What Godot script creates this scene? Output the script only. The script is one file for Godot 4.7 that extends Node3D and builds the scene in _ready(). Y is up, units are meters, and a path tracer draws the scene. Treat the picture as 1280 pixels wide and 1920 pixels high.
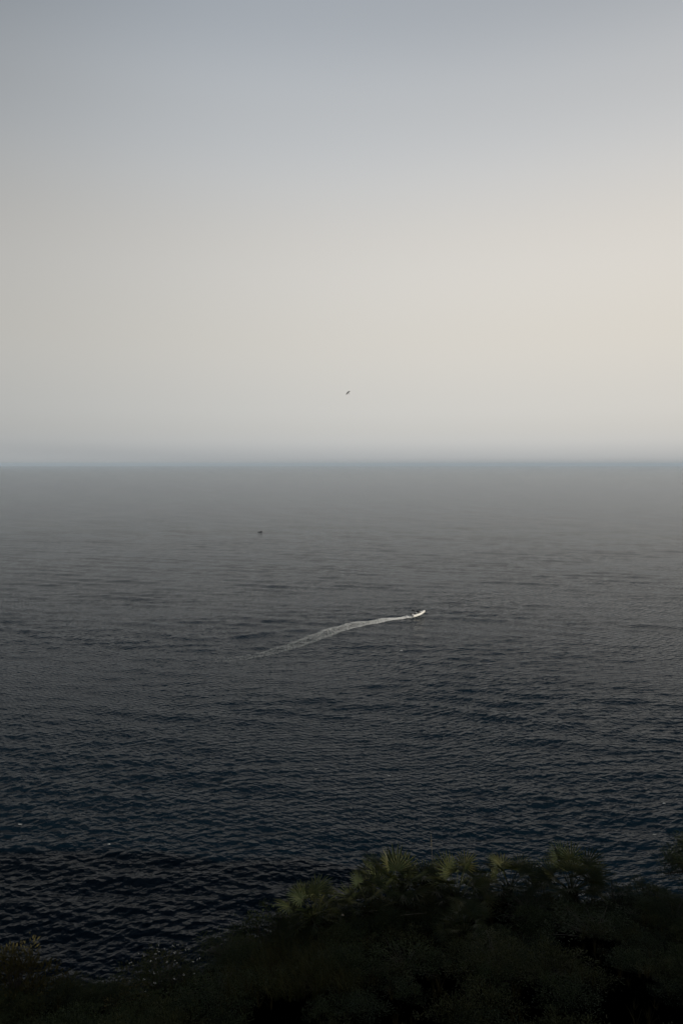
extends Node3D
# A view from a coastal slope over a hazy sea: fan palms and scrub in shade below, a motorboat and its wake far out.

const EYE := Vector3(0, 67, 0)
const SUN_TURN := 125.0      # degrees to the right of the view
const SUN_HIGH := 20.0
const FOCAL := 1297.4       # of the 1280 x 1920 picture

func smooth(a: float, b: float, x: float) -> float:
	return smoothstep(a, b, x)

# ---------------------------------------------------------------- sky
func curve(points: Array, x: float) -> float:
	for i in range(1, points.size()):
		if x <= points[i][0]:
			var t: float = (x - points[i - 1][0]) / (points[i][0] - points[i - 1][0])
			t = t * t * (3.0 - 2.0 * t) * 0.5 + t * 0.5
			return lerpf(points[i - 1][1], points[i][1], t)
	return points[-1][1]

func make_sky() -> Image:
	var w := 1024
	var h := 512
	var data := PackedFloat32Array()
	data.resize(w * h * 3)
	# brightness of the hazy air by height above the horizon, in degrees
	var tall := [[-90, 0.34], [0.0, 0.36], [0.7, 0.46], [2.0, 0.55], [4.5, 0.60], [9.0, 0.630], [15.0, 0.650], [21.0, 0.635], [27.0, 0.585], [32.5, 0.49], [38.0, 0.27], [45.0, 0.105], [55.0, 0.05], [70.0, 0.035], [90.0, 0.03]]
	var red := [[-90, 0.98], [0, 0.99], [3, 1.025], [10, 1.05], [17, 1.04], [25, 0.98], [32.5, 0.94], [42, 0.82], [90, 0.66]]
	var blue := [[-90, 1.02], [0, 1.0], [3, 0.94], [10, 0.91], [17, 0.935], [25, 1.02], [32.5, 1.08], [42, 1.32], [90, 1.6]]
	for j in h:
		var e := 90.0 - (j + 0.5) * 180.0 / h
		var l := curve(tall, e)
		var r := curve(red, e)
		var b := curve(blue, e)
		var low := smooth(75.0, 35.0, e)
		var dim := 0.88 + 0.68 * smooth(6.0, 34.0, e)
		var high := smooth(12.0, 34.0, e)
		for i in w:
			var a := (i + 0.5) / w * 360.0
			var d := wrapf(a - SUN_TURN, -180, 180)
			var away := 0.5 - 0.5 * cos(deg_to_rad(d + 6.0))      # 0 under the sun, 1 opposite
			var x8 := pow(away, 8.0)
			var side := lerpf(1.0, 1.06 - dim * x8 / (1.0 + x8), low)
			side -= high * 0.06 * log(1.0 + exp((side - 0.82) / 0.06))
			var to_sun := rad_to_deg(acos(clampf(cos(deg_to_rad(e - SUN_HIGH)) - (1.0 - cos(deg_to_rad(d))) * cos(deg_to_rad(e)) * cos(deg_to_rad(SUN_HIGH)), -1.0, 1.0)))
			side += 0.55 * exp(-pow(to_sun / 26.0, 2.0))          # the bright air round the sun
			var k := (j * w + i) * 3
			var warm := (0.60 - away) * 0.10
			data[k] = l * side * (r + warm)
			data[k + 1] = l * side
			data[k + 2] = l * side * (b - warm)
	return Image.create_from_data(w, h, false, Image.FORMAT_RGBF, data.to_byte_array())

func make_view() -> void:
	var cam := Camera3D.new()
	cam.name = "camera"
	cam.fov = 73.0
	cam.near = 0.1
	cam.far = 120000.0
	add_child(cam)
	cam.position = EYE
	cam.rotation_degrees = Vector3(-3.95, 0, 0)
	cam.current = true
	var env := Environment.new()
	env.background_mode = Environment.BG_SKY
	var sky := Sky.new()
	var sm := PanoramaSkyMaterial.new()
	sm.panorama = ImageTexture.create_from_image(make_sky())
	sky.sky_material = sm
	env.sky = sky
	env.tonemap_mode = Environment.TONE_MAPPER_LINEAR
	env.tonemap_exposure = 1.0
	env.fog_enabled = true
	env.fog_density = 0.000055
	env.fog_light_color = Color(0.84, 0.92, 1.0)
	env.sdfgi_enabled = true
	env.ssao_enabled = true
	env.ssil_enabled = true
	var we := WorldEnvironment.new()
	we.name = "air"
	we.environment = env
	add_child(we)
	var sun := DirectionalLight3D.new()
	sun.name = "sun"
	sun.light_energy = 1.1
	sun.light_color = Color(1.0, 0.955, 0.88)
	sun.light_angular_distance = 0.5
	sun.shadow_enabled = true
	sun.rotation_degrees = Vector3(-SUN_HIGH, 180.0 - SUN_TURN, 0)
	add_child(sun)

# ---------------------------------------------------------------- sea
var wave_set: Array = []
var wash_a: Vector2
var wash_b: Vector2
var gust: FastNoiseLite

func seed_sea() -> void:
	var rng := RandomNumberGenerator.new()
	rng.seed = 41
	var wa := on_sea(415, 1199)
	var wb := on_sea(556, 1180)
	wash_a = Vector2(wa.x, wa.z)
	wash_b = Vector2(wb.x, wb.z)
	var n := 26
	for i in n:
		var length := 1.05 * pow(17.0 / 1.05, (i + rng.randf()) / n)
		var turn := rng.randfn(0.0, 0.30) - 0.05
		var k := TAU / length
		var slope := 0.059 * pow(maxf(length, 2.5) / 2.5, -0.52)
		wave_set.append([k * sin(turn), k * cos(turn), rng.randf() * TAU, slope / k, length])
	gust = FastNoiseLite.new()
	gust.noise_type = FastNoiseLite.TYPE_SIMPLEX
	gust.seed = 9
	gust.frequency = 1.0 / 70.0
	gust.fractal_octaves = 2

func sea_height(x: float, z: float, step: float) -> float:
	var swash := 0.0
	if x < 0.0 and x > -70.0 and z < -200.0 and z > -330.0:
		# a single wave thrown off by the boat's turn
		var t := clampf((Vector2(x, z) - wash_a).dot(wash_b - wash_a) / wash_a.distance_squared_to(wash_b), 0.0, 1.0)
		var off := Vector2(x, z).distance_to(wash_a.lerp(wash_b, t))
		swash = 0.75 * exp(-off * off / 5.0) * sin(PI * clampf(t, 0.02, 0.98))
	return swash + sea_waves(x, z, step)

func sea_waves(x: float, z: float, step: float) -> float:
	var calm := clampf(0.82 + 0.6 * gust.get_noise_2d(x * 0.4, z), 0.4, 1.3)
	var y := 0.0
	for w in wave_set:
		var fade := clampf((w[4] - step * 1.3) / (step * 1.5), 0.0, 1.0)
		if fade > 0.0:
			var s := sin(x * w[0] + z * w[1] + w[2])
			y += w[3] * fade * s
	y *= calm
	return y

func ripples() -> Image:
	# the slopes of wind ripples 0.3 to 2 m long, on a square of 22 m that repeats
	var n := 512
	var rng := RandomNumberGenerator.new()
	rng.seed = 61
	var sx := PackedFloat32Array()
	var sz := PackedFloat32Array()
	sx.resize(n * n)
	sz.resize(n * n)
	for w in 34:
		var length := 0.32 * pow(2.2 / 0.32, (w + rng.randf()) / 34.0)
		var turn := rng.randfn(0.0, 0.42)
		var a := roundi(22.0 / length * sin(turn))
		var b := maxi(roundi(22.0 / length * cos(turn)), 1)
		var q := Vector2(a, b).normalized() * 0.047 * pow(length, 0.15)
		var ca := PackedFloat32Array()
		var sa := PackedFloat32Array()
		var p := rng.randf() * TAU
		for i in n:
			ca.append(cos(TAU * a * i / n + p))
			sa.append(sin(TAU * a * i / n + p))
		for j in n:
			var cb := cos(TAU * b * j / n)
			var sb := sin(TAU * b * j / n)
			var o := j * n
			for i in n:
				var v := ca[i] * cb - sa[i] * sb
				sx[o + i] += v * q.x
				sz[o + i] += v * q.y
	var data := PackedByteArray()
	data.resize(n * n * 3)
	for k in n * n:
		var v := Vector3(-sx[k], -sz[k], 1.0).normalized()
		data[k * 3] = int(v.x * 127.5 + 127.5)
		data[k * 3 + 1] = int(v.y * 127.5 + 127.5)
		data[k * 3 + 2] = int(v.z * 127.5 + 127.5)
	return Image.create_from_data(n, n, false, Image.FORMAT_RGB8, data)

func make_sea() -> void:
	seed_sea()
	var turns := PackedFloat32Array()
	var a := -180.0
	while a < 180.0 + 0.01:
		turns.append(deg_to_rad(a))
		a += 0.08 if a >= -30.0 and a < 30.0 else (0.5 if absf(a) < 40.0 else 5.0)
	var rows := PackedFloat32Array([20.0, 50.0, 75.0])
	var r := 85.0
	while r < 32000.0:
		rows.append(r)
		r += 0.23 * pow(r / 100.0, 1.5)
	rows.append(32000.0)
	var nc := turns.size()
	var nr := rows.size()
	var pos := PackedVector3Array()
	var nor := PackedVector3Array()
	var uv := PackedVector2Array()
	pos.resize(nc * nr)
	nor.resize(nc * nr)
	uv.resize(nc * nr)
	for j in nr:
		var d := rows[j]
		var step := 0.23 * pow(d / 100.0, 1.5)
		for i in nc:
			var x := sin(turns[i]) * d
			var z := -cos(turns[i]) * d
			var fine := absf(turns[i]) < 0.56
			var y := sea_height(x, z, step) if fine and j > 2 else 0.0
			var k := j * nc + i
			pos[k] = Vector3(x, y, z)
			var wx := 11.0 * gust.get_noise_2d(x * 0.35 + 300.0, z * 0.35)
			var wz := 11.0 * gust.get_noise_2d(x * 0.35 - 700.0, z * 0.35 + 90.0)
			uv[k] = Vector2((x + wx) / 22.0, (z + wz) / 22.0)
	for j in nr:
		for i in nc:
			var k := j * nc + i
			var n := Vector3.UP
			if j > 2 and j < nr - 1 and i > 0 and i < nc - 1:
				n = (pos[k + 1] - pos[k - 1]).cross(pos[k - nc] - pos[k + nc])
				n = -n.normalized() if n.y < 0.0 else n.normalized()
			nor[k] = n
	var idx := PackedInt32Array()
	idx.resize((nc - 1) * (nr - 1) * 6)
	var t := 0
	for j in nr - 1:
		for i in nc - 1:
			var k := j * nc + i
			idx[t] = k; idx[t + 1] = k + nc; idx[t + 2] = k + 1
			idx[t + 3] = k + 1; idx[t + 4] = k + nc; idx[t + 5] = k + nc + 1
			t += 6
	var arr := []
	arr.resize(Mesh.ARRAY_MAX)
	arr[Mesh.ARRAY_VERTEX] = pos
	arr[Mesh.ARRAY_NORMAL] = nor
	arr[Mesh.ARRAY_TEX_UV] = uv
	arr[Mesh.ARRAY_INDEX] = idx
	var mesh := ArrayMesh.new()
	mesh.add_surface_from_arrays(Mesh.PRIMITIVE_TRIANGLES, arr)
	var im := ripples()
	var m := StandardMaterial3D.new()
	m.albedo_color = Color(0.002, 0.0085, 0.0165).linear_to_srgb()
	m.roughness = 0.11
	m.metallic_specular = 0.17
	m.normal_enabled = true
	m.normal_texture = ImageTexture.create_from_image(im)
	m.normal_scale = 1.0
	mesh.surface_set_material(0, m)
	var o := MeshInstance3D.new()
	o.name = "sea"
	o.mesh = mesh
	o.set_meta("kind", "structure")
	add_child(o)
	print("sea vertices ", nc * nr)


# ---------------------------------------------------------------- helpers
func ray(px: float, py: float) -> Vector3:
	return Basis(Vector3.RIGHT, deg_to_rad(-3.95)) * Vector3(px - 640.0, 960.0 - py, -FOCAL)

func at(px: float, py: float, depth: float) -> Vector3:
	var v := ray(px, py)
	return EYE + v * (depth / -v.z)

func on_sea(px: float, py: float) -> Vector3:
	var v := ray(px, py)
	return EYE + v * (EYE.y / -v.y)

func paint(c: Color, rough: float, spec := 0.5) -> StandardMaterial3D:
	var m := StandardMaterial3D.new()
	m.albedo_color = c.linear_to_srgb()
	m.roughness = rough
	m.metallic_specular = spec
	m.cull_mode = BaseMaterial3D.CULL_DISABLED
	return m

func leafy(c: Color, rough: float, through: float, spread := 0.35, sd := 3) -> StandardMaterial3D:
	var m := paint(Color.WHITE, rough, 0.18)
	var n := FastNoiseLite.new()
	n.seed = sd
	n.frequency = 0.05
	n.fractal_octaves = 3
	var im := n.get_seamless_image(128, 128)
	im.convert(Image.FORMAT_RGBA8)
	for y in 128:
		for x in 128:
			var v := im.get_pixel(x, y).r
			var k := 1.0 + spread * (v - 0.5) * 2.0
			im.set_pixel(x, y, Color(c.r * k * (0.8 + 0.4 * v), c.g * k, c.b * k * (1.15 - 0.3 * v)).linear_to_srgb())
	m.albedo_texture = ImageTexture.create_from_image(im)
	m.uv1_triplanar = true
	m.uv1_world_triplanar = true
	m.uv1_scale = Vector3(0.9, 0.9, 0.9)
	m.backlight_enabled = through > 0.0
	m.backlight = Color(c.r * 1.2, c.g * 1.3, c.b * 0.7) * (through / maxf(c.g, 0.01))
	return m

var taken := {}
func numbered(called: String) -> String:
	taken[called] = taken.get(called, -1) + 1
	return called if taken[called] == 0 else "%s_%03d" % [called, taken[called]]

func tag(o: Node, label: String, category: String, group := "") -> void:
	o.set_meta("label", label)
	o.set_meta("category", category)
	if group:
		o.set_meta("group", group)

func thing(called: String, where: Vector3, turn: float, label: String, category: String, group := "") -> Node3D:
	var o := Node3D.new()
	o.name = numbered(called)
	add_child(o)
	o.position = where
	o.rotation.y = turn
	tag(o, label, category, group)
	return o

func put(called: String, mesh: Mesh, m: Material, parent: Node) -> MeshInstance3D:
	var o := MeshInstance3D.new()
	o.name = numbered(called) if parent == self else called
	o.mesh = mesh
	if m:
		o.material_override = m
	parent.add_child(o, true)
	return o

class Soup:
	var p := PackedVector3Array()
	func tri(a: Vector3, b: Vector3, c: Vector3) -> void:
		p.append(a); p.append(b); p.append(c)
	func quad(a: Vector3, b: Vector3, c: Vector3, d: Vector3) -> void:
		p.append(a); p.append(b); p.append(c)
		p.append(a); p.append(c); p.append(d)
	func tube(pts: Array, radii: Array, sides := 5) -> void:
		var rings := []
		for i in pts.size():
			var f: Vector3 = (pts[min(i + 1, pts.size() - 1)] - pts[max(i - 1, 0)]).normalized()
			var u := f.cross(Vector3(0.31, 0.2, 0.93)).normalized()
			var v := f.cross(u)
			var ring := []
			for k in sides:
				var t := TAU * k / sides
				ring.append(pts[i] + (u * cos(t) + v * sin(t)) * radii[i])
			rings.append(ring)
		for i in pts.size() - 1:
			for k in sides:
				var n := (k + 1) % sides
				quad(rings[i][k], rings[i][n], rings[i + 1][n], rings[i + 1][k])
		for e in [0, pts.size() - 1]:
			for k in range(1, sides - 1):
				tri(rings[e][0], rings[e][k], rings[e][k + 1])
	func box(c: Vector3, s: Vector3, b := Basis.IDENTITY) -> void:
		var h := s * 0.5
		var q := []
		for k in 8:
			q.append(c + b * Vector3(h.x if k & 1 else -h.x, h.y if k & 2 else -h.y, h.z if k & 4 else -h.z))
		quad(q[0], q[2], q[3], q[1]); quad(q[4], q[5], q[7], q[6])
		quad(q[0], q[1], q[5], q[4]); quad(q[2], q[6], q[7], q[3])
		quad(q[0], q[4], q[6], q[2]); quad(q[1], q[3], q[7], q[5])
	func blob(c: Vector3, s: Vector3, rough: float, rng: RandomNumberGenerator, n := 7) -> void:
		var g := []
		for j in n + 1:
			var row := []
			for i in n * 2:
				var t := PI * j / n
				var f := TAU * i / (n * 2)
				var k := 1.0 + rng.randf_range(-rough, rough) * sin(t)
				row.append(c + Vector3(sin(t) * cos(f), cos(t), sin(t) * sin(f)) * s * k)
			g.append(row)
		for j in n:
			for i in n * 2:
				var m := (i + 1) % (n * 2)
				quad(g[j][i], g[j][m], g[j + 1][m], g[j + 1][i])
	func leaf(c: Vector3, along: Vector3, up: Vector3, length: float, width: float) -> void:
		var side := along.cross(up).normalized() * width * 0.5
		var mid := c + along * length * 0.45 - up * width * 0.15
		tri(c, mid + side, c + along * length)
		tri(c, c + along * length, mid - side)
	func mesh(soft := false) -> ArrayMesh:
		if soft:
			var st := SurfaceTool.new()
			st.begin(Mesh.PRIMITIVE_TRIANGLES)
			st.set_smooth_group(0)
			for v in p:
				st.add_vertex(v)
			st.index()
			st.generate_normals()
			return st.commit()
		var arr := []
		arr.resize(Mesh.ARRAY_MAX)
		arr[Mesh.ARRAY_VERTEX] = p
		var am := ArrayMesh.new()
		am.add_surface_from_arrays(Mesh.PRIMITIVE_TRIANGLES, arr)
		return am

# ---------------------------------------------------------------- land
var lumps: FastNoiseLite

func brow(x: float) -> float:
	return curve([[-60, 10.0], [-5, 10.4], [-3.2, 11.2], [-2, 12.6], [-0.6, 14.3], [1, 15.2], [4, 15.8], [60, 16.2]], x) + 0.15 * sin(x * 1.9)

func ground(x: float, z: float) -> float:
	var d := -z
	var y: float
	if d < 1.5:
		y = -1.75 - 0.05 * d
	elif d < 9.0:
		y = lerpf(-1.83, -8.1, pow((d - 1.5) / 7.5, 0.9))
	else:
		y = -8.1 - 0.33 * (d - 9.0)
	y = lerpf(y, -1.9 - 0.05 * d, smooth(11.0, 30.0, x) * smooth(30.0, 12.0, d))
	# behind the viewpoint a steep bank, then the hill goes on rising
	if z > 0.5:
		y += (7.9 - 1.0 * smooth(37.0, 31.0, x)) * smooth(0.5, 10.5, z) + 6.0 * smooth(14.0, 330.0, z) + 0.7 * smooth(2.0, 9.0, z) * lumps.get_noise_2d(x * 0.35, z * 0.35)
	y += 0.22 * lumps.get_noise_2d(x, z) + 0.05 * lumps.get_noise_2d(x * 5.0, z * 5.0)
	var over := d - brow(x) if x < 9.0 else d - brow(9.0) - (x - 9.0) * 0.2
	if over > 0.0:
		y -= over * 0.95 + 0.3 * minf(over, 1.0)
	return maxf(EYE.y + y, -6.0)

func make_land() -> void:
	lumps = FastNoiseLite.new()
	lumps.seed = 21
	lumps.frequency = 0.33
	lumps.fractal_octaves = 3
	var xs := PackedFloat32Array()
	var x := -160.0
	while x < 110.0:
		xs.append(x)
		x += 0.22 if absf(x) < 11.0 else (1.0 if absf(x) < 50.0 else 8.0)
	var zs := PackedFloat32Array()
	var z := 360.0
	while z > -95.0:
		zs.append(z)
		z -= 0.22 if z < -4.0 and z > -20.0 else (0.75 if z < 20.0 else 10.0)
	var pos := PackedVector3Array()
	for zz in zs:
		for xx in xs:
			pos.append(Vector3(xx, ground(xx, zz), zz))
	var idx := PackedInt32Array()
	var n := xs.size()
	for j in zs.size() - 1:
		for i in n - 1:
			var k := j * n + i
			idx.append_array([k, k + n, k + 1, k + 1, k + n, k + n + 1])
	var st := SurfaceTool.new()
	var arr := []
	arr.resize(Mesh.ARRAY_MAX)
	arr[Mesh.ARRAY_VERTEX] = pos
	arr[Mesh.ARRAY_INDEX] = idx
	var am := ArrayMesh.new()
	am.add_surface_from_arrays(Mesh.PRIMITIVE_TRIANGLES, arr)
	st.create_from(am, 0)
	st.generate_normals(true)
	var m := leafy(Color(0.045, 0.037, 0.026), 0.95, 0.0, 0.6, 8)
	m.uv1_scale = Vector3(0.6, 0.6, 0.6)
	var o := put("hillside", st.commit(), m, self)
	o.set_meta("kind", "structure")

# ---------------------------------------------------------------- fan palms
func make_fan(sd: int, tattered := false) -> ArrayMesh:
	var rng := RandomNumberGenerator.new()
	rng.seed = sd
	var s := Soup.new()
	var n := 17
	var hub := Vector3(0, 0, 0)
	var lean := Basis(Vector3.RIGHT, rng.randf_range(0.15, 0.55))      # the blade tips up from its stalk
	for i in n:
		var t := (float(i) / (n - 1) - 0.5) * 2.0
		var a := t * 1.85 + rng.randf_range(-0.03, 0.03)
		var length := (0.46 - 0.14 * t * t) * rng.randf_range(0.9, 1.08)
		if tattered:
			length *= rng.randf_range(0.5, 1.0)
		var dir := Vector3(sin(a), 0.10 * absf(t), cos(a)).normalized()
		var side := Vector3(cos(a), 0, -sin(a))
		var w := 0.017 * rng.randf_range(0.85, 1.15)
		var sag := rng.randf_range(0.02, 0.07) * (2.5 if tattered else 1.0)
		var r := []
		for q in [[0.03, 0.25], [0.45, 1.0], [0.75, 0.75], [1.0, 0.0]]:
			var f: float = q[0]
			var c := hub + dir * length * f - Vector3.UP * sag * f * f
			r.append([lean * (c - side * w * q[1] + Vector3.UP * w * 0.55 * q[1]), lean * c, lean * (c + side * w * q[1] + Vector3.UP * w * 0.55 * q[1])])
		for k in 3:
			s.quad(r[k][0], r[k][1], r[k + 1][1], r[k + 1][0])
			s.quad(r[k][1], r[k][2], r[k + 1][2], r[k + 1][1])
	return s.mesh()

var fans: Array = []
var dead_fans: Array = []
var stalks: Array = []
var palm_green: Array = []
var palm_dead: Material
var palm_bark: Material

func seed_palms() -> void:
	for i in 4:
		fans.append(make_fan(100 + i))
		dead_fans.append(make_fan(200 + i, true))
	for i in 3:
		var s := Soup.new()
		s.tube([Vector3.ZERO, Vector3(0, 0.02, 0.5), Vector3(0, 0, 1)], [0.012, 0.009, 0.007], 4)
		stalks.append(s.mesh())
	palm_green = [leafy(Color(0.041, 0.049, 0.022), 0.42, 0.4, 0.3, 31), leafy(Color(0.054, 0.058, 0.026), 0.40, 0.4, 0.3, 32), leafy(Color(0.034, 0.044, 0.022), 0.44, 0.35, 0.3, 33)]
	palm_dead = leafy(Color(0.075, 0.066, 0.050), 0.8, 0.15, 0.4, 34)
	palm_bark = leafy(Color(0.035, 0.027, 0.019), 0.95, 0.0, 0.5, 35)

func fan_palm(px: float, top: float, depth: float, size: float, count: int, sd: int, label: String) -> void:
	var rng := RandomNumberGenerator.new()
	rng.seed = sd
	var tip := at(px, top, depth)
	var base := Vector3(tip.x, ground(tip.x, tip.z) - 0.05, tip.z)
	var t := thing("fan_palm", base, 0.0, label, "palm", "dwarf fan palms along the brow of the slope")
	var reach := 0.92 * size
	var heart := Vector3(rng.randf_range(-0.06, 0.06), maxf(tip.y - base.y - reach, 0.25), rng.randf_range(-0.06, 0.06))
	var s := Soup.new()
	var pts := []
	var rad := []
	for i in 6:
		pts.append(heart * (i / 5.0) + Vector3(rng.randf_range(-0.02, 0.02), 0, rng.randf_range(-0.02, 0.02)))
		rad.append(lerpf(0.14, 0.10, i / 5.0) * rng.randf_range(0.9, 1.15))
	s.tube(pts, rad, 9)
	for i in 40:
		var f := rng.randf_range(0.1, 1.0)
		var a := rng.randf() * TAU
		var c := heart * f + Vector3(cos(a), 0, sin(a)) * 0.10
		s.leaf(c, Vector3(cos(a) * 0.5, 0.8, sin(a) * 0.5).normalized(), Vector3(cos(a), 0, sin(a)), 0.14, 0.06)
	put("trunk", s.mesh(), palm_bark, t)
	for i in count:
		var f := (i + 0.5) / count
		var lift := asin(lerpf(0.98, -0.30, f)) + rng.randf_range(-0.12, 0.12)
		var a := i * 2.39996 + rng.randf_range(-0.35, 0.35) + sd
		var dead := f > 0.80
		if dead:
			lift -= rng.randf_range(0.3, 0.9)
		var dir := Vector3(cos(a) * cos(lift), sin(lift), sin(a) * cos(lift))
		var long := reach * rng.randf_range(0.45, 0.72)
		var x := Vector3.UP.cross(dir).normalized()
		var up := dir.cross(x)
		var twist := rng.randfn(0.0, 0.35)
		var b := Basis(x, up, dir).rotated(dir, twist)
		var o := put("dead_leaf" if dead else "leaf", (dead_fans if dead else fans)[rng.randi() % 4], palm_dead if dead else palm_green[rng.randi() % 3], t)
		o.transform = Transform3D(b.scaled_local(Vector3(rng.randf_range(0.8, 1.05), 1.0, 1.0) * size * rng.randf_range(0.6, 1.0)), heart + dir * long)
		var st := put("leaf_stalk", stalks[rng.randi() % 3], palm_dead if dead else palm_green[0], o)
		var inv := o.transform.affine_inverse()
		st.transform = inv * Transform3D(b.scaled_local(Vector3(1, 1, long)), heart)

# ---------------------------------------------------------------- shrubs, tree, herbs
func make_foliage(sd: int, clumps: int, leaves: int, length: float, width: float, flat: float, upright := 0.3) -> Array:
	# unit bush: about 1 m across and 0.8 m tall; returns [foliage, stems]
	var rng := RandomNumberGenerator.new()
	rng.seed = sd
	var s := Soup.new()
	var st := Soup.new()
	for c in clumps:
		var a := rng.randf() * TAU
		var v := pow(rng.randf(), 0.8)
		var lift := asin(v)
		var r := rng.randf_range(0.55, 1.0) if rng.randf() < 0.8 else rng.randf_range(1.0, 1.4)
		var dir := Vector3(cos(a) * cos(lift), sin(lift) * flat, sin(a) * cos(lift))
		var tip := dir * 0.5 * r + Vector3(0, 0.12, 0)
		st.tube([Vector3(0, 0, 0), tip * 0.5 + Vector3(0, 0.05, 0), tip], [0.012, 0.008, 0.003], 3)
		var cr := rng.randf_range(0.08, 0.17) / maxf(r, 0.8)
		for k in leaves:
			var q := Vector3(rng.randfn(), rng.randfn() * 0.8, rng.randfn()) * cr * 0.55
			var out := (q.normalized() + dir * 0.7 + Vector3(0, upright, 0) + Vector3(rng.randfn(), rng.randfn(), rng.randfn()) * 0.35).normalized()
			var up := out.cross(Vector3(rng.randfn(), rng.randfn(), rng.randfn())).normalized()
			var z := rng.randf_range(0.7, 1.25)
			s.leaf(tip + q, out, up, length * z, width * z)
	return [s.mesh(), st.mesh()]

var bushes: Array = []
var bush_mats: Array = []
var twig_mat: Material

func seed_shrubs() -> void:
	bushes = [make_foliage(1, 60, 42, 0.042, 0.020, 1.1), make_foliage(2, 52, 46, 0.055, 0.016, 1.25, 0.6), make_foliage(3, 70, 40, 0.034, 0.020, 0.95), make_foliage(4, 46, 40, 0.07, 0.022, 1.3, 0.8)]
	bush_mats = [leafy(Color(0.038, 0.050, 0.022), 0.6, 0.2, 0.45, 51), leafy(Color(0.048, 0.053, 0.023), 0.6, 0.25, 0.45, 52), leafy(Color(0.034, 0.046, 0.024), 0.6, 0.2, 0.4, 53), leafy(Color(0.066, 0.060, 0.024), 0.6, 0.3, 0.45, 54)]
	twig_mat = paint(Color(0.05, 0.042, 0.032), 0.9)

func shrub(called: String, px: float, top: float, depth: float, wide: float, kind: int, mat: int, label: String) -> Node3D:
	var tip := at(px, top, depth)
	var y := ground(tip.x, tip.z) - 0.04
	var tall := maxf((tip.y - y) / 0.72, 0.3)
	var t := thing(called, Vector3(tip.x, y, tip.z), px * 0.37, label, "shrub", "scrub on the slope")
	var f := put("foliage", bushes[kind][0], bush_mats[mat], t)
	var s := put("stems", bushes[kind][1], twig_mat, t)
	f.scale = Vector3(wide, tall, wide * 0.9)
	s.scale = f.scale
	return t

func scatter(called: String, mesh: Mesh, m: Material, spots: Array, label: String, category: String) -> void:
	var mm := MultiMesh.new()
	mm.transform_format = MultiMesh.TRANSFORM_3D
	mm.mesh = mesh
	mm.instance_count = spots.size()
	for i in spots.size():
		mm.set_instance_transform(i, spots[i])
	var o := MultiMeshInstance3D.new()
	o.name = numbered(called)
	o.multimesh = mm
	o.material_override = m
	add_child(o)
	tag(o, label, category)
	o.set_meta("kind", "stuff")

func make_tuft(sd: int, n: int, tall: float, lean: float, w: float) -> ArrayMesh:
	var rng := RandomNumberGenerator.new()
	rng.seed = sd
	var s := Soup.new()
	for i in n:
		var a := rng.randf() * TAU
		var out := Vector3(cos(a), 0, sin(a))
		var side := Vector3(-sin(a), 0, cos(a)).rotated(Vector3.UP, rng.randf_range(-0.8, 0.8))
		var h := tall * rng.randf_range(0.5, 1.1)
		var b := lean * rng.randf_range(0.3, 1.3)
		var root := out * rng.randf_range(0.0, 0.06)
		var p := []
		for k in 4:
			var f := k / 3.0
			p.append(root + Vector3.UP * h * (f - 0.25 * f * f * b) + out * h * b * f * f)
		for k in 3:
			var w0 := w * (1.0 - k / 3.0)
			var w1 := w * (1.0 - (k + 1) / 3.0)
			s.quad(p[k] - side * w0, p[k] + side * w0, p[k + 1] + side * w1, p[k + 1] - side * w1)
	return s.mesh()

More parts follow.
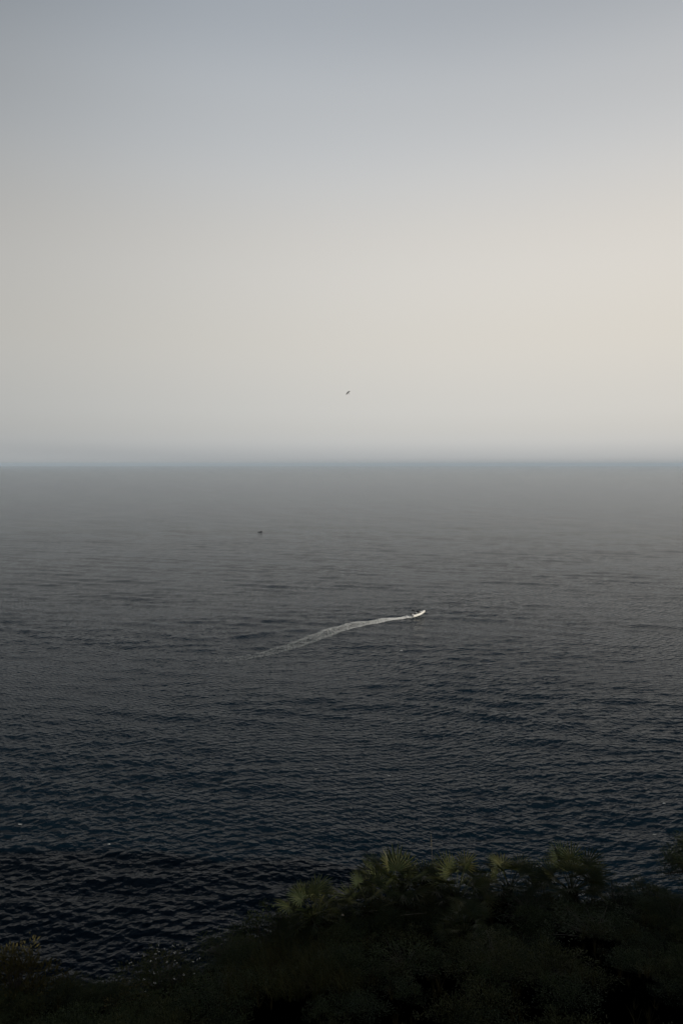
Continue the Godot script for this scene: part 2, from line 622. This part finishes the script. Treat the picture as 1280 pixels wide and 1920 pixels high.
func make_plants() -> void:
	seed_palms()
	seed_shrubs()
	fan_palm(582, 1655, 13.6, 0.92, 44, 11, "small fan palm standing alone left of the palm thicket")
	fan_palm(735, 1592, 14.9, 1.28, 48, 12, "tall fan palm at the left end of the palm thicket")
	fan_palm(800, 1618, 15.4, 1.05, 34, 17, "fan palm half hidden between the two tallest left palms")
	fan_palm(862, 1604, 15.0, 1.15, 44, 13, "fan palm with pale sunlit top leaves mid thicket")
	fan_palm(950, 1618, 15.6, 1.05, 36, 14, "low fan palm left of the rounded rightmost palm")
	fan_palm(1075, 1592, 15.3, 1.18, 50, 15, "rounded fan palm at the right end of the thicket")
	fan_palm(870, 1712, 13.3, 0.85, 30, 16, "dim fan palm in front of the thicket, lower on the slope")
	fan_palm(690, 1660, 14.0, 0.95, 30, 18, "fan palm with drooping grey leaves below the tall left palm")

	shrub("leafy_shrub", 28, 1808, 10.5, 1.2, 3, 3, "yellowish leafy shrub at the left edge of the slope")
	shrub("leafy_shrub", 120, 1846, 10.6, 0.8, 1, 3, "low brownish shrub beside the yellowish shrub at the left edge")
	var fl := shrub("flowering_shrub", 300, 1806, 11.4, 1.4, 0, 1, "shrub dotted with small white flower heads on the left slope")
	var rng := RandomNumberGenerator.new()
	rng.seed = 64
	var s := Soup.new()
	var st := Soup.new()
	for i in 46:
		var a := rng.randf() * TAU
		var r := sqrt(rng.randf())
		var p := Vector3(cos(a) * 0.75 * r, 0.62 * sqrt(maxf(1.0 - r * r * 0.8, 0.05)) + rng.randf_range(-0.04, 0.10), sin(a) * 0.75 * r)
		for k in 4:
			s.blob(p + Vector3(rng.randfn(), rng.randfn() * 0.3, rng.randfn()) * 0.009, Vector3(0.008, 0.005, 0.008), 0.25, rng, 3)
		st.tube([p - Vector3(0, 0.2, 0), p], [0.002, 0.0015], 3)
	put("flower_heads", s.mesh(), paint(Color(0.60, 0.58, 0.52), 0.8), fl).set_meta("kind", "stuff")
	put("flower_stems", st.mesh(), bush_mats[1], fl).set_meta("kind", "stuff")
	shrub("leafy_shrub", 425, 1768, 12.6, 1.3, 2, 0, "dark rounded shrub right of the flowering shrub")
	shrub("leafy_shrub", 500, 1722, 13.4, 1.3, 0, 0, "dark shrub left of the small lone palm")
	shrub("leafy_shrub", 655, 1722, 14.0, 0.9, 2, 2, "black shrub between the lone palm and the thicket")
	shrub("leafy_shrub", 1000, 1690, 14.6, 1.6, 2, 2, "dark shrub under the low right palm")
	shrub("leafy_shrub", 1150, 1672, 15.2, 1.4, 1, 2, "dark upright shrub right of the rounded palm")
	shrub("leafy_shrub", 1215, 1700, 15.4, 1.3, 3, 0, "ragged shrub between the upright shrub and the edge tree")
	shrub("leafy_shrub", 1262, 1735, 14.2, 1.6, 0, 2, "black shrub at the right edge below the tree")
	shrub("leafy_shrub", 1120, 1760, 13.4, 1.9, 2, 2, "wide black shrub below the rounded palm")
	shrub("leafy_shrub", 760, 1790, 12.0, 1.4, 0, 0, "shrub with blunt leaf clumps low in the middle")
	shrub("leafy_shrub", 930, 1800, 11.9, 1.5, 1, 1, "twiggy shrub low right of the middle")
	shrub("leafy_shrub", 1040, 1820, 11.4, 1.3, 1, 1, "twiggy shrub with pale specks low on the right")
	shrub("leafy_shrub", 620, 1830, 11.4, 1.2, 2, 0, "dark low shrub below the grassy patch")
	shrub("leafy_shrub", 410, 1850, 10.9, 1.2, 2, 2, "dark low shrub below the flowering shrub")
	shrub("leafy_shrub", 225, 1880, 10.4, 1.0, 3, 3, "brownish shrub cut by the bottom edge at left")

	# the tree whose left side shows at the right edge
	var root := at(1302, 1800, 15.2)
	root.y = ground(root.x, root.z) - 0.1
	var tr := thing("bushy_tree", root, 0.4, "dark bushy tree reaching in from the right edge", "tree")
	tr.scale = Vector3.ONE * 0.82
	var bark := Soup.new()
	bark.tube([Vector3.ZERO, Vector3(0.08, 0.7, 0.05), Vector3(-0.05, 1.4, 0.0), Vector3(0.03, 2.2, 0.05)], [0.13, 0.10, 0.075, 0.03], 8)
	var crown := Soup.new()
	for i in 30:
		var a := i * 2.4
		var f := rng.randf()
		var from := Vector3(0, lerpf(0.6, 2.0, f), 0)
		var dir := Vector3(cos(a), rng.randf_range(0.0, 0.6), sin(a)).normalized()
		var tip := from + dir * lerpf(1.35, 0.5, f) * rng.randf_range(0.75, 1.1)
		bark.tube([from, from.lerp(tip, 0.5) + Vector3(0, 0.06, 0), tip], [0.03, 0.02, 0.006], 4)
		for c in 5:
			var at_ := from.lerp(tip, rng.randf_range(0.55, 1.05))
			for k in 60:
				var q := Vector3(rng.randfn(), rng.randfn() * 0.7, rng.randfn()) * 0.13
				var out := (q.normalized() + dir * 0.5 + Vector3(0, 0.4, 0)).normalized()
				crown.leaf(at_ + q, out, out.cross(Vector3(rng.randfn(), 1, rng.randfn())).normalized(), 0.07, 0.02)
	put("trunk", bark.mesh(), palm_bark, tr)
	put("crown", crown.mesh(), bush_mats[2], tr)

	# ground cover
	var covers: Array = [[], [], []]
	rng.seed = 90
	for i in 420:
		var x := rng.randf_range(-7.5, 11.5)
		var d := rng.randf_range(6.5, brow(x) + 0.4)
		var k := rng.randf_range(0.45, 0.95)
		var b := Basis(Vector3.UP, rng.randf() * TAU).scaled_local(Vector3(k, k * rng.randf_range(0.35, 0.62), k))
		covers[i % 3].append(Transform3D(b, Vector3(x, ground(x, -d) - 0.05, -d)))
	scatter("ground_scrub", bushes[0][0], bush_mats[0], covers[0], "low dark green scrub covering the shaded slope", "scrub")
	scatter("ground_scrub", bushes[2][0], bush_mats[2], covers[1], "low blackish fine-leaved scrub covering the shaded slope", "scrub")
	scatter("ground_scrub", bushes[1][0], bush_mats[1], covers[2], "low olive twiggy scrub covering the shaded slope", "scrub")
	var tall: Array = []
	for i in 420:
		var p := at(rng.randf_range(425, 660), rng.randf_range(1765, 1880), 1.0) - EYE
		# walk down the sight line to the slope
		var k := 9.0
		while k < 17.0 and EYE.y + p.y * k > ground(p.x * k, p.z * k):
			k += 0.1
		var w := Vector3(p.x * k, 0, p.z * k)
		if -w.z > brow(w.x) + 0.6:
			continue
		w.y = ground(w.x, w.z) - 0.03
		tall.append(Transform3D(Basis(Vector3.UP, rng.randf() * TAU).scaled_local(Vector3.ONE * rng.randf_range(0.7, 1.2)), w))
	scatter("tall_grass", make_tuft(7, 16, 0.42, 0.7, 0.006), leafy(Color(0.055, 0.055, 0.022), 0.6, 0.4, 0.45, 61), tall, "tall arching grass on the slope below the lone palm", "grass")
	var short: Array = []
	for i in 700:
		var x := rng.randf_range(-7.5, 11.0)
		var d := rng.randf_range(6.5, brow(x) + 0.8)
		short.append(Transform3D(Basis(Vector3.UP, rng.randf() * TAU).scaled_local(Vector3.ONE * rng.randf_range(0.5, 1.1)), Vector3(x, ground(x, -d) - 0.02, -d)))
	scatter("dry_grass", make_tuft(8, 10, 0.42, 0.4, 0.005), leafy(Color(0.06, 0.052, 0.026), 0.7, 0.4, 0.5, 62), short, "thin dry grass scattered through the scrub", "grass")

	# single small things
	var straw := paint(Color(0.12, 0.105, 0.075), 0.7)
	var q := at(808, 1566, 15.7)
	var foot := Vector3(q.x, ground(q.x, q.z), q.z)
	s = Soup.new()
	var up := q - foot
	s.tube([Vector3.ZERO, up * 0.5 + Vector3(0.03, 0, 0), up * 0.9 + Vector3(0.015, 0, 0), up], [0.005, 0.004, 0.003, 0.002], 5)
	for i in 14:
		var f := rng.randf_range(0.84, 1.0)
		s.leaf(up * f, Vector3(rng.randfn() * 0.5, 1, rng.randfn() * 0.5).normalized(), Vector3(0, 0, 1), 0.04, 0.012)
	var o := put("grass_stalk", s.mesh(), straw, self)
	o.position = foot
	tag(o, "thin pale seed stalk rising above the tall left palm", "stalk")
	for e in [[690, 1709, 742, 1706, 13.8, "pale dry stick lying under the tall left palm, the upper one"], [742, 1718, 800, 1712, 13.75, "pale dry stick lying under the tall left palm, the lower one"]]:
		var p0 := at(e[0], e[1], e[4])
		var p1 := at(e[2], e[3], e[4] + 0.15)
		s = Soup.new()
		var v := p1 - p0
		s.tube([Vector3.ZERO, v * 0.35 + Vector3(0, 0.012, 0), v * 0.7 - Vector3(0, 0.006, 0.02), v], [0.008, 0.007, 0.006, 0.003], 6)
		s.tube([v * 0.35, v * 0.5 + Vector3(0.03, 0.05, 0.05)], [0.006, 0.002], 4)
		o = put("dry_stick", s.mesh(), straw, self)
		o.position = p0
		tag(o, e[5], "stick", "dry sticks under the palms")
	for e in [[558, 1914, 10.0, 0.085, "small pale stone at the bottom edge below the grass"], [340, 1902, 10.3, 0.06, "small pale stone low on the left slope"], [642, 1716, 13.4, 0.03, "tiny pale stone beside the lone palm"]]:
		var p := at(e[0], e[1], e[2])
		s = Soup.new()
		s.blob(Vector3.ZERO, Vector3(1.0, 0.55, 0.7) * e[3], 0.16, rng, 6)
		o = put("stone", s.mesh(true), leafy(Color(0.22, 0.20, 0.17), 0.9, 0.0, 0.4, 71), self)
		o.position = p
		tag(o, e[4], "stone", "pale stones on the slope")
	for e in [[1192, 1685, 15.0, "spindly weed with sparse leaves nearest the rounded palm"], [1228, 1668, 14.8, "spindly weed with sparse leaves beside the edge tree"], [1256, 1690, 14.4, "short spindly weed in front of the edge tree"]]:
		var p := at(e[0], e[1], e[2])
		var f2 := Vector3(p.x, ground(p.x, p.z), p.z)
		var w := thing("weed", f2, 0.0, e[3], "weed", "spindly weeds at the right")
		var h := p - f2
		s = Soup.new()
		st = Soup.new()
		s.tube([Vector3.ZERO, h * 0.5 + Vector3(0.04, 0, 0.02), h], [0.007, 0.005, 0.002], 5)
		for i in 22:
			var k := rng.randf_range(0.3, 1.0)
			var a := rng.randf() * TAU
			st.leaf(h * k + Vector3(0.04 * sin(k * PI), 0, 0), Vector3(cos(a), 0.5, sin(a)).normalized(), Vector3(-sin(a), 0.3, cos(a)).normalized(), 0.09, 0.03)
		put("stem", s.mesh(), straw, w)
		put("leaves", st.mesh(), bush_mats[1], w)

# ---------------------------------------------------------------- boats, wake, bird
func foam_flake(s: Soup, c: Vector3, rx: float, rz: float, turn: float, rng: RandomNumberGenerator, lift := 0.04) -> void:
	var n := 7
	var pts := []
	for k in n:
		var a := TAU * k / n
		var r := rng.randf_range(0.55, 1.15)
		var q := Vector3(cos(a) * rx * r, 0, sin(a) * rz * r).rotated(Vector3.UP, turn)
		var p := c + q
		p.y = sea_at(p) + lift
		pts.append(p)
	var m := c
	m.y = sea_at(c) + lift + rng.randf_range(0.01, 0.04)
	for k in n:
		s.tri(m, pts[k], pts[(k + 1) % n])

func sea_at(p: Vector3) -> float:
	var d := Vector2(p.x, p.z).length()
	return sea_height(p.x, p.z, 0.23 * pow(d / 100.0, 1.5))

func make_wake() -> void:
	var px := [[774, 1156], [760, 1157.5], [735, 1161], [700, 1166], [665, 1172], [640, 1178], [615, 1186.5], [585, 1198], [560, 1207], [530, 1217], [490, 1228], [440, 1236], [385, 1242]]
	var path: Array = []
	for p in px:
		path.append(on_sea(p[0], p[1]))
	var total := 0.0
	for i in path.size() - 1:
		total += path[i].distance_to(path[i + 1])
	var rng := RandomNumberGenerator.new()
	rng.seed = 300
	var s := Soup.new()
	var thin := Soup.new()
	var run := 0.0
	for i in path.size() - 1:
		var a: Vector3 = path[i]
		var b: Vector3 = path[i + 1]
		var len := a.distance_to(b)
		var dir := (b - a) / len
		var side := dir.cross(Vector3.UP)
		var n := int(len * 420.0)
		for k in n:
			var f := rng.randf()
			var g := (run + f * len) / total
			var half := lerpf(1.2, 3.7, smooth(0.0, 0.3, g)) * lerpf(1.0, 0.6, smooth(0.45, 1.0, g))
			var dense := pow(1.0 - g, 1.15) * 0.95
			# foam lies thickest along both edges of the track
			var v := rng.randf_range(-1, 1)
			var edge := 0.45 + 0.55 * smooth(0.35, 0.8, absf(v))
			if g < 0.12:
				edge = 1.0
			if rng.randf() > dense * edge:
				continue
			var q := a + dir * f * len + side * (v * half * rng.randf_range(0.85, 1.15) + rng.randfn(0.0, 0.28))
			var r := rng.randf_range(0.04, 0.12) * (1.0 + 0.5 * (1.0 - g))
			foam_flake(s if rng.randf() > 0.12 + g * 1.5 else thin, q, r * 1.5, r * 0.8, atan2(-dir.z, dir.x) + rng.randfn(0, 0.3), rng, 0.13)
		run += len
	var c: Vector3 = path[0]
	for v in s.p.size():
		s.p[v] -= Vector3(c.x, 0, c.z)
	for v in thin.p.size():
		thin.p[v] -= Vector3(c.x, 0, c.z)
	var wk := thing("boat_wake", Vector3(c.x, 0, c.z), 0.0, "long pale foam trail curving left behind the white motorboat", "wake")
	put("fresh_foam", s.mesh(), paint(Color(0.62, 0.64, 0.65), 0.7), wk).set_meta("kind", "stuff")
	put("thin_foam", thin.mesh(), paint(Color(0.30, 0.33, 0.34), 0.6), wk).set_meta("kind", "stuff")
	# tossed water just behind the stern
	s = Soup.new()
	var back: Vector3 = (path[2] - path[0]).normalized()
	var side0 := back.cross(Vector3.UP)
	for i in 200:
		var f := rng.randf()
		var p := back * (f * 4.6 - 1.0) + side0 * rng.randfn(0, 0.45 + f * 0.3)
		s.blob(p + Vector3(0, sea_at(c + p) + rng.randf() * 0.55 * (1.0 - absf(f - 0.5)), 0), Vector3(0.16, 0.12, 0.16) * rng.randf_range(0.5, 1.3), 0.3, rng, 4)
	var o := put("stern_spray", s.mesh(), paint(Color(0.75, 0.77, 0.78), 0.8), self)
	o.position = Vector3(c.x, 0, c.z)
	tag(o, "white tossed water at the stern of the motorboat", "spray")
	o.set_meta("kind", "stuff")

func make_whitecaps() -> void:
	var rng := RandomNumberGenerator.new()
	rng.seed = 310
	var m := paint(Color(0.60, 0.62, 0.63), 0.7)
	for e in [[752, 1220, 0.8, "white fleck of foam just below the motorboat"], [1245, 1507, 0.55, "white fleck of foam near the right edge, upper of two"], [1226, 1563, 0.55, "white fleck of foam near the right edge, lower of two"], [729, 1455, 0.5, "white fleck of foam in mid sea above the tall palm"], [591, 1443, 0.45, "white fleck of foam in mid sea above the lone palm"], [38, 1545, 0.6, "white fleck of foam near the left edge"], [205, 1584, 0.5, "white fleck of foam on the dark water lower left"]]:
		var c := on_sea(e[0], e[1])
		var s := Soup.new()
		for i in 9:
			foam_flake(s, c + Vector3(rng.randf_range(-0.5, 0.5), 0, rng.randf_range(-0.12, 0.12)) * e[2], 0.26 * e[2], 0.15 * e[2], rng.randfn(0, 0.3), rng)
		for v in s.p.size():
			s.p[v] -= Vector3(c.x, 0, c.z)
		var o := put("whitecap", s.mesh(), m, self)
		o.position = Vector3(c.x, 0, c.z)
		tag(o, e[3], "whitecap", "small whitecaps on the open sea")

func loft(sections: Array) -> Soup:
	var s := Soup.new()
	for i in sections.size() - 1:
		for k in sections[i].size() - 1:
			s.quad(sections[i][k], sections[i + 1][k], sections[i + 1][k + 1], sections[i][k + 1])
	return s

func make_boat() -> void:
	# +Z towards the bow, 6 m long
	var c := on_sea(784, 1155.5)
	var t := thing("motorboat", c, 0.0, "small white motorboat planing away to the right, trailing foam", "boat")
	t.position.y = sea_at(c) + 0.05
	var back := on_sea(735, 1161) - on_sea(774, 1156)
	t.rotation.y = atan2(-back.x, -back.z)
	t.rotation.x = -deg_to_rad(6.0)
	t.scale = Vector3(1.2, 1.5, 1.18)
	var white := paint(Color(0.80, 0.81, 0.80), 0.25)
	var grey := paint(Color(0.10, 0.10, 0.11), 0.6)
	var dark := paint(Color(0.015, 0.016, 0.018), 0.35)
	var outer: Array = []
	var inner: Array = []
	for i in 11:
		var f := i / 10.0
		var z := lerpf(-2.9, 3.1, f)
		var w := 1.08 * (1.0 - pow(f, 3.2)) * lerpf(0.94, 1.0, minf(f * 4.0, 1.0)) + 0.02
		var rail := 0.78 + 0.38 * f * f
		var keel := -0.12 + 0.75 * pow(f, 4.0)
		var chine := keel + 0.24 + 0.2 * f
		outer.append([Vector3(-w, rail, z), Vector3(-w * 1.02, rail - 0.1, z), Vector3(-w * 0.86, chine, z), Vector3(0, keel, z), Vector3(w * 0.86, chine, z), Vector3(w * 1.02, rail - 0.1, z), Vector3(w, rail, z)])
		if f < 0.62:
			var u := w - 0.16
			inner.append([Vector3(-u, rail + 0.02, z), Vector3(-u, 0.30, z), Vector3(u, 0.30, z), Vector3(u, rail + 0.02, z)])
	var hull := loft(outer)
	for k in range(1, 5):
		hull.tri(outer[0][0], outer[0][k], outer[0][k + 1])
	hull.tri(outer[0][0], outer[0][5], outer[0][6])
	put("hull", hull.mesh(true), white, t)
	put("cockpit", loft(inner).mesh(), grey, t)
	var deck := Soup.new()
	for i in 10:
		var a: Array = outer[i]
		var b: Array = outer[i + 1]
		if i < 6:
			for e in [0, 6]:
				var g := Vector3(0.16 if e == 0 else -0.16, 0.02, 0)
				deck.quad(a[e], b[e], b[e] + g, a[e] + g)
		else:
			var m0: Vector3 = (a[0] + a[6]) * 0.5 + Vector3(0, 0.10, 0)
			var m1: Vector3 = (b[0] + b[6]) * 0.5 + Vector3(0, 0.08, 0)
			deck.quad(a[0], b[0], m1, m0)
			deck.quad(m0, m1, b[6], a[6])
	put("foredeck", deck.mesh(), white, t)
	var ws := Soup.new()
	ws.quad(Vector3(-0.8, 0.95, 0.75), Vector3(0.8, 0.95, 0.75), Vector3(0.65, 1.42, 0.35), Vector3(-0.65, 1.42, 0.35))
	ws.quad(Vector3(-0.8, 0.95, 0.75), Vector3(-0.65, 1.42, 0.35), Vector3(-0.82, 1.2, -0.35), Vector3(-0.9, 0.85, -0.35))
	ws.quad(Vector3(0.8, 0.95, 0.75), Vector3(0.9, 0.85, -0.35), Vector3(0.82, 1.2, -0.35), Vector3(0.65, 1.42, 0.35))
	put("windscreen", ws.mesh(), dark, t)
	for x in [-0.45, 0.45]:
		var seat := Soup.new()
		seat.box(Vector3(x, 0.58, -0.5), Vector3(0.5, 0.16, 0.5))
		seat.box(Vector3(x, 0.88, -0.74), Vector3(0.5, 0.55, 0.12), Basis(Vector3.RIGHT, -0.15))
		put("seat", seat.mesh(), white, t)
	var bench := Soup.new()
	bench.box(Vector3(0, 0.52, -2.2), Vector3(1.6, 0.4, 0.6))
	put("bench", bench.mesh(), white, t)
	var canopy := Soup.new()
	canopy.tube([Vector3(-0.95, 1.85, -2.1), Vector3(-0.5, 2.0, -2.15), Vector3(0.5, 2.0, -2.15), Vector3(0.95, 1.85, -2.1)], [0.22, 0.30, 0.30, 0.22], 7)
	var cn := put("folded_canopy", canopy.mesh(), dark, t)
	for x in [-0.93, 0.93]:
		var pole := Soup.new()
		pole.tube([Vector3(x, 0.8, -1.4), Vector3(x, 1.75, -1.9)], [0.02, 0.02], 5)
		put("canopy_pole", pole.mesh(), grey, cn)
	var cowl := Soup.new()
	cowl.box(Vector3(0, 1.02, -3.15), Vector3(0.36, 0.46, 0.52), Basis(Vector3.RIGHT, 0.12))
	cowl.box(Vector3(0, 1.27, -3.15), Vector3(0.28, 0.1, 0.42), Basis(Vector3.RIGHT, 0.12))
	var en := put("outboard_motor", cowl.mesh(), dark, t)
	var leg := Soup.new()
	leg.box(Vector3(0, 0.4, -3.12), Vector3(0.14, 0.9, 0.26))
	put("motor_leg", leg.mesh(), dark, en)

	# far, dark and low: a small boat
	c = on_sea(488, 998)
	t = thing("rowing_boat", c, 0.0, "tiny dark boat far out, left of centre", "boat")
	t.rotation.y = PI * 0.5
	outer = []
	for i in 9:
		var f := i / 8.0
		var w := 0.75 * (1.0 - pow(absf(f * 2.0 - 0.9), 2.6)) + 0.03
		var z := lerpf(-2.6, 2.0, f)
		outer.append([Vector3(-w, 0.55, z), Vector3(-w * 0.7, -0.05, z), Vector3(w * 0.7, -0.05, z), Vector3(w, 0.55, z)])
	put("hull", loft(outer).mesh(true), dark, t)
	var cab := Soup.new()
	cab.box(Vector3(0, 0.85, 1.0), Vector3(0.9, 0.7, 1.3))
	cab.box(Vector3(0, 1.3, 0.9), Vector3(0.6, 0.3, 0.7))
	put("cabin", cab.mesh(), dark, t)

func make_bird() -> void:
	# a small dark bird in a banked turn, about 70 m away
	var c := at(652, 736.5, 70.0)
	var t := thing("bird", c, 0.0, "small dark bird flying in the sky above the horizon", "bird")
	t.basis = Basis(Vector3.BACK, deg_to_rad(42.0)) * Basis(Vector3.RIGHT, deg_to_rad(62.0)) * Basis.from_scale(Vector3(0.95, 1.7, 1.1))
	var s := Soup.new()
	var b := Soup.new()
	b.tube([Vector3(0, 0, -0.11), Vector3(0, 0.005, -0.085), Vector3(0, 0.01, -0.03), Vector3(0, 0.005, 0.04), Vector3(0, 0, 0.10), Vector3(0, 0, 0.17)], [0.004, 0.02, 0.032, 0.028, 0.012, 0.004], 8)
	b.quad(Vector3(-0.01, 0, 0.09), Vector3(0.01, 0, 0.09), Vector3(0.035, 0, 0.2), Vector3(-0.035, 0, 0.2))
	for e in [-1.0, 1.0]:
		var line := [[0.0, -0.03, 0.05, 0.0], [0.09, -0.055, 0.045, 0.02], [0.18, -0.03, 0.06, 0.025], [0.27, 0.05, 0.085, 0.01]]
		for k in 3:
			var p: Array = line[k]
			var q: Array = line[k + 1]
			b.quad(Vector3(p[0] * e, p[3] + 0.012, p[1]), Vector3(q[0] * e, q[3] + 0.012, q[1]), Vector3(q[0] * e, q[3], q[2]), Vector3(p[0] * e, p[3], p[2]))
			b.quad(Vector3(p[0] * e, p[3] + 0.012, p[1]), Vector3(p[0] * e, p[3], p[2]), Vector3(q[0] * e, q[3], q[2]), Vector3(q[0] * e, q[3] + 0.012, q[1]))
	put("body", b.mesh(), paint(Color(0.02, 0.019, 0.018), 0.7), t)

func _ready() -> void:
	var t0 := Time.get_ticks_msec()
	make_view()
	make_sea()
	print("sea ", Time.get_ticks_msec() - t0)
	make_land()
	print("land ", Time.get_ticks_msec() - t0)
	make_boat()
	make_wake()
	make_whitecaps()
	make_bird()
	print("boat ", Time.get_ticks_msec() - t0)
	make_plants()
	print("plants ", Time.get_ticks_msec() - t0)
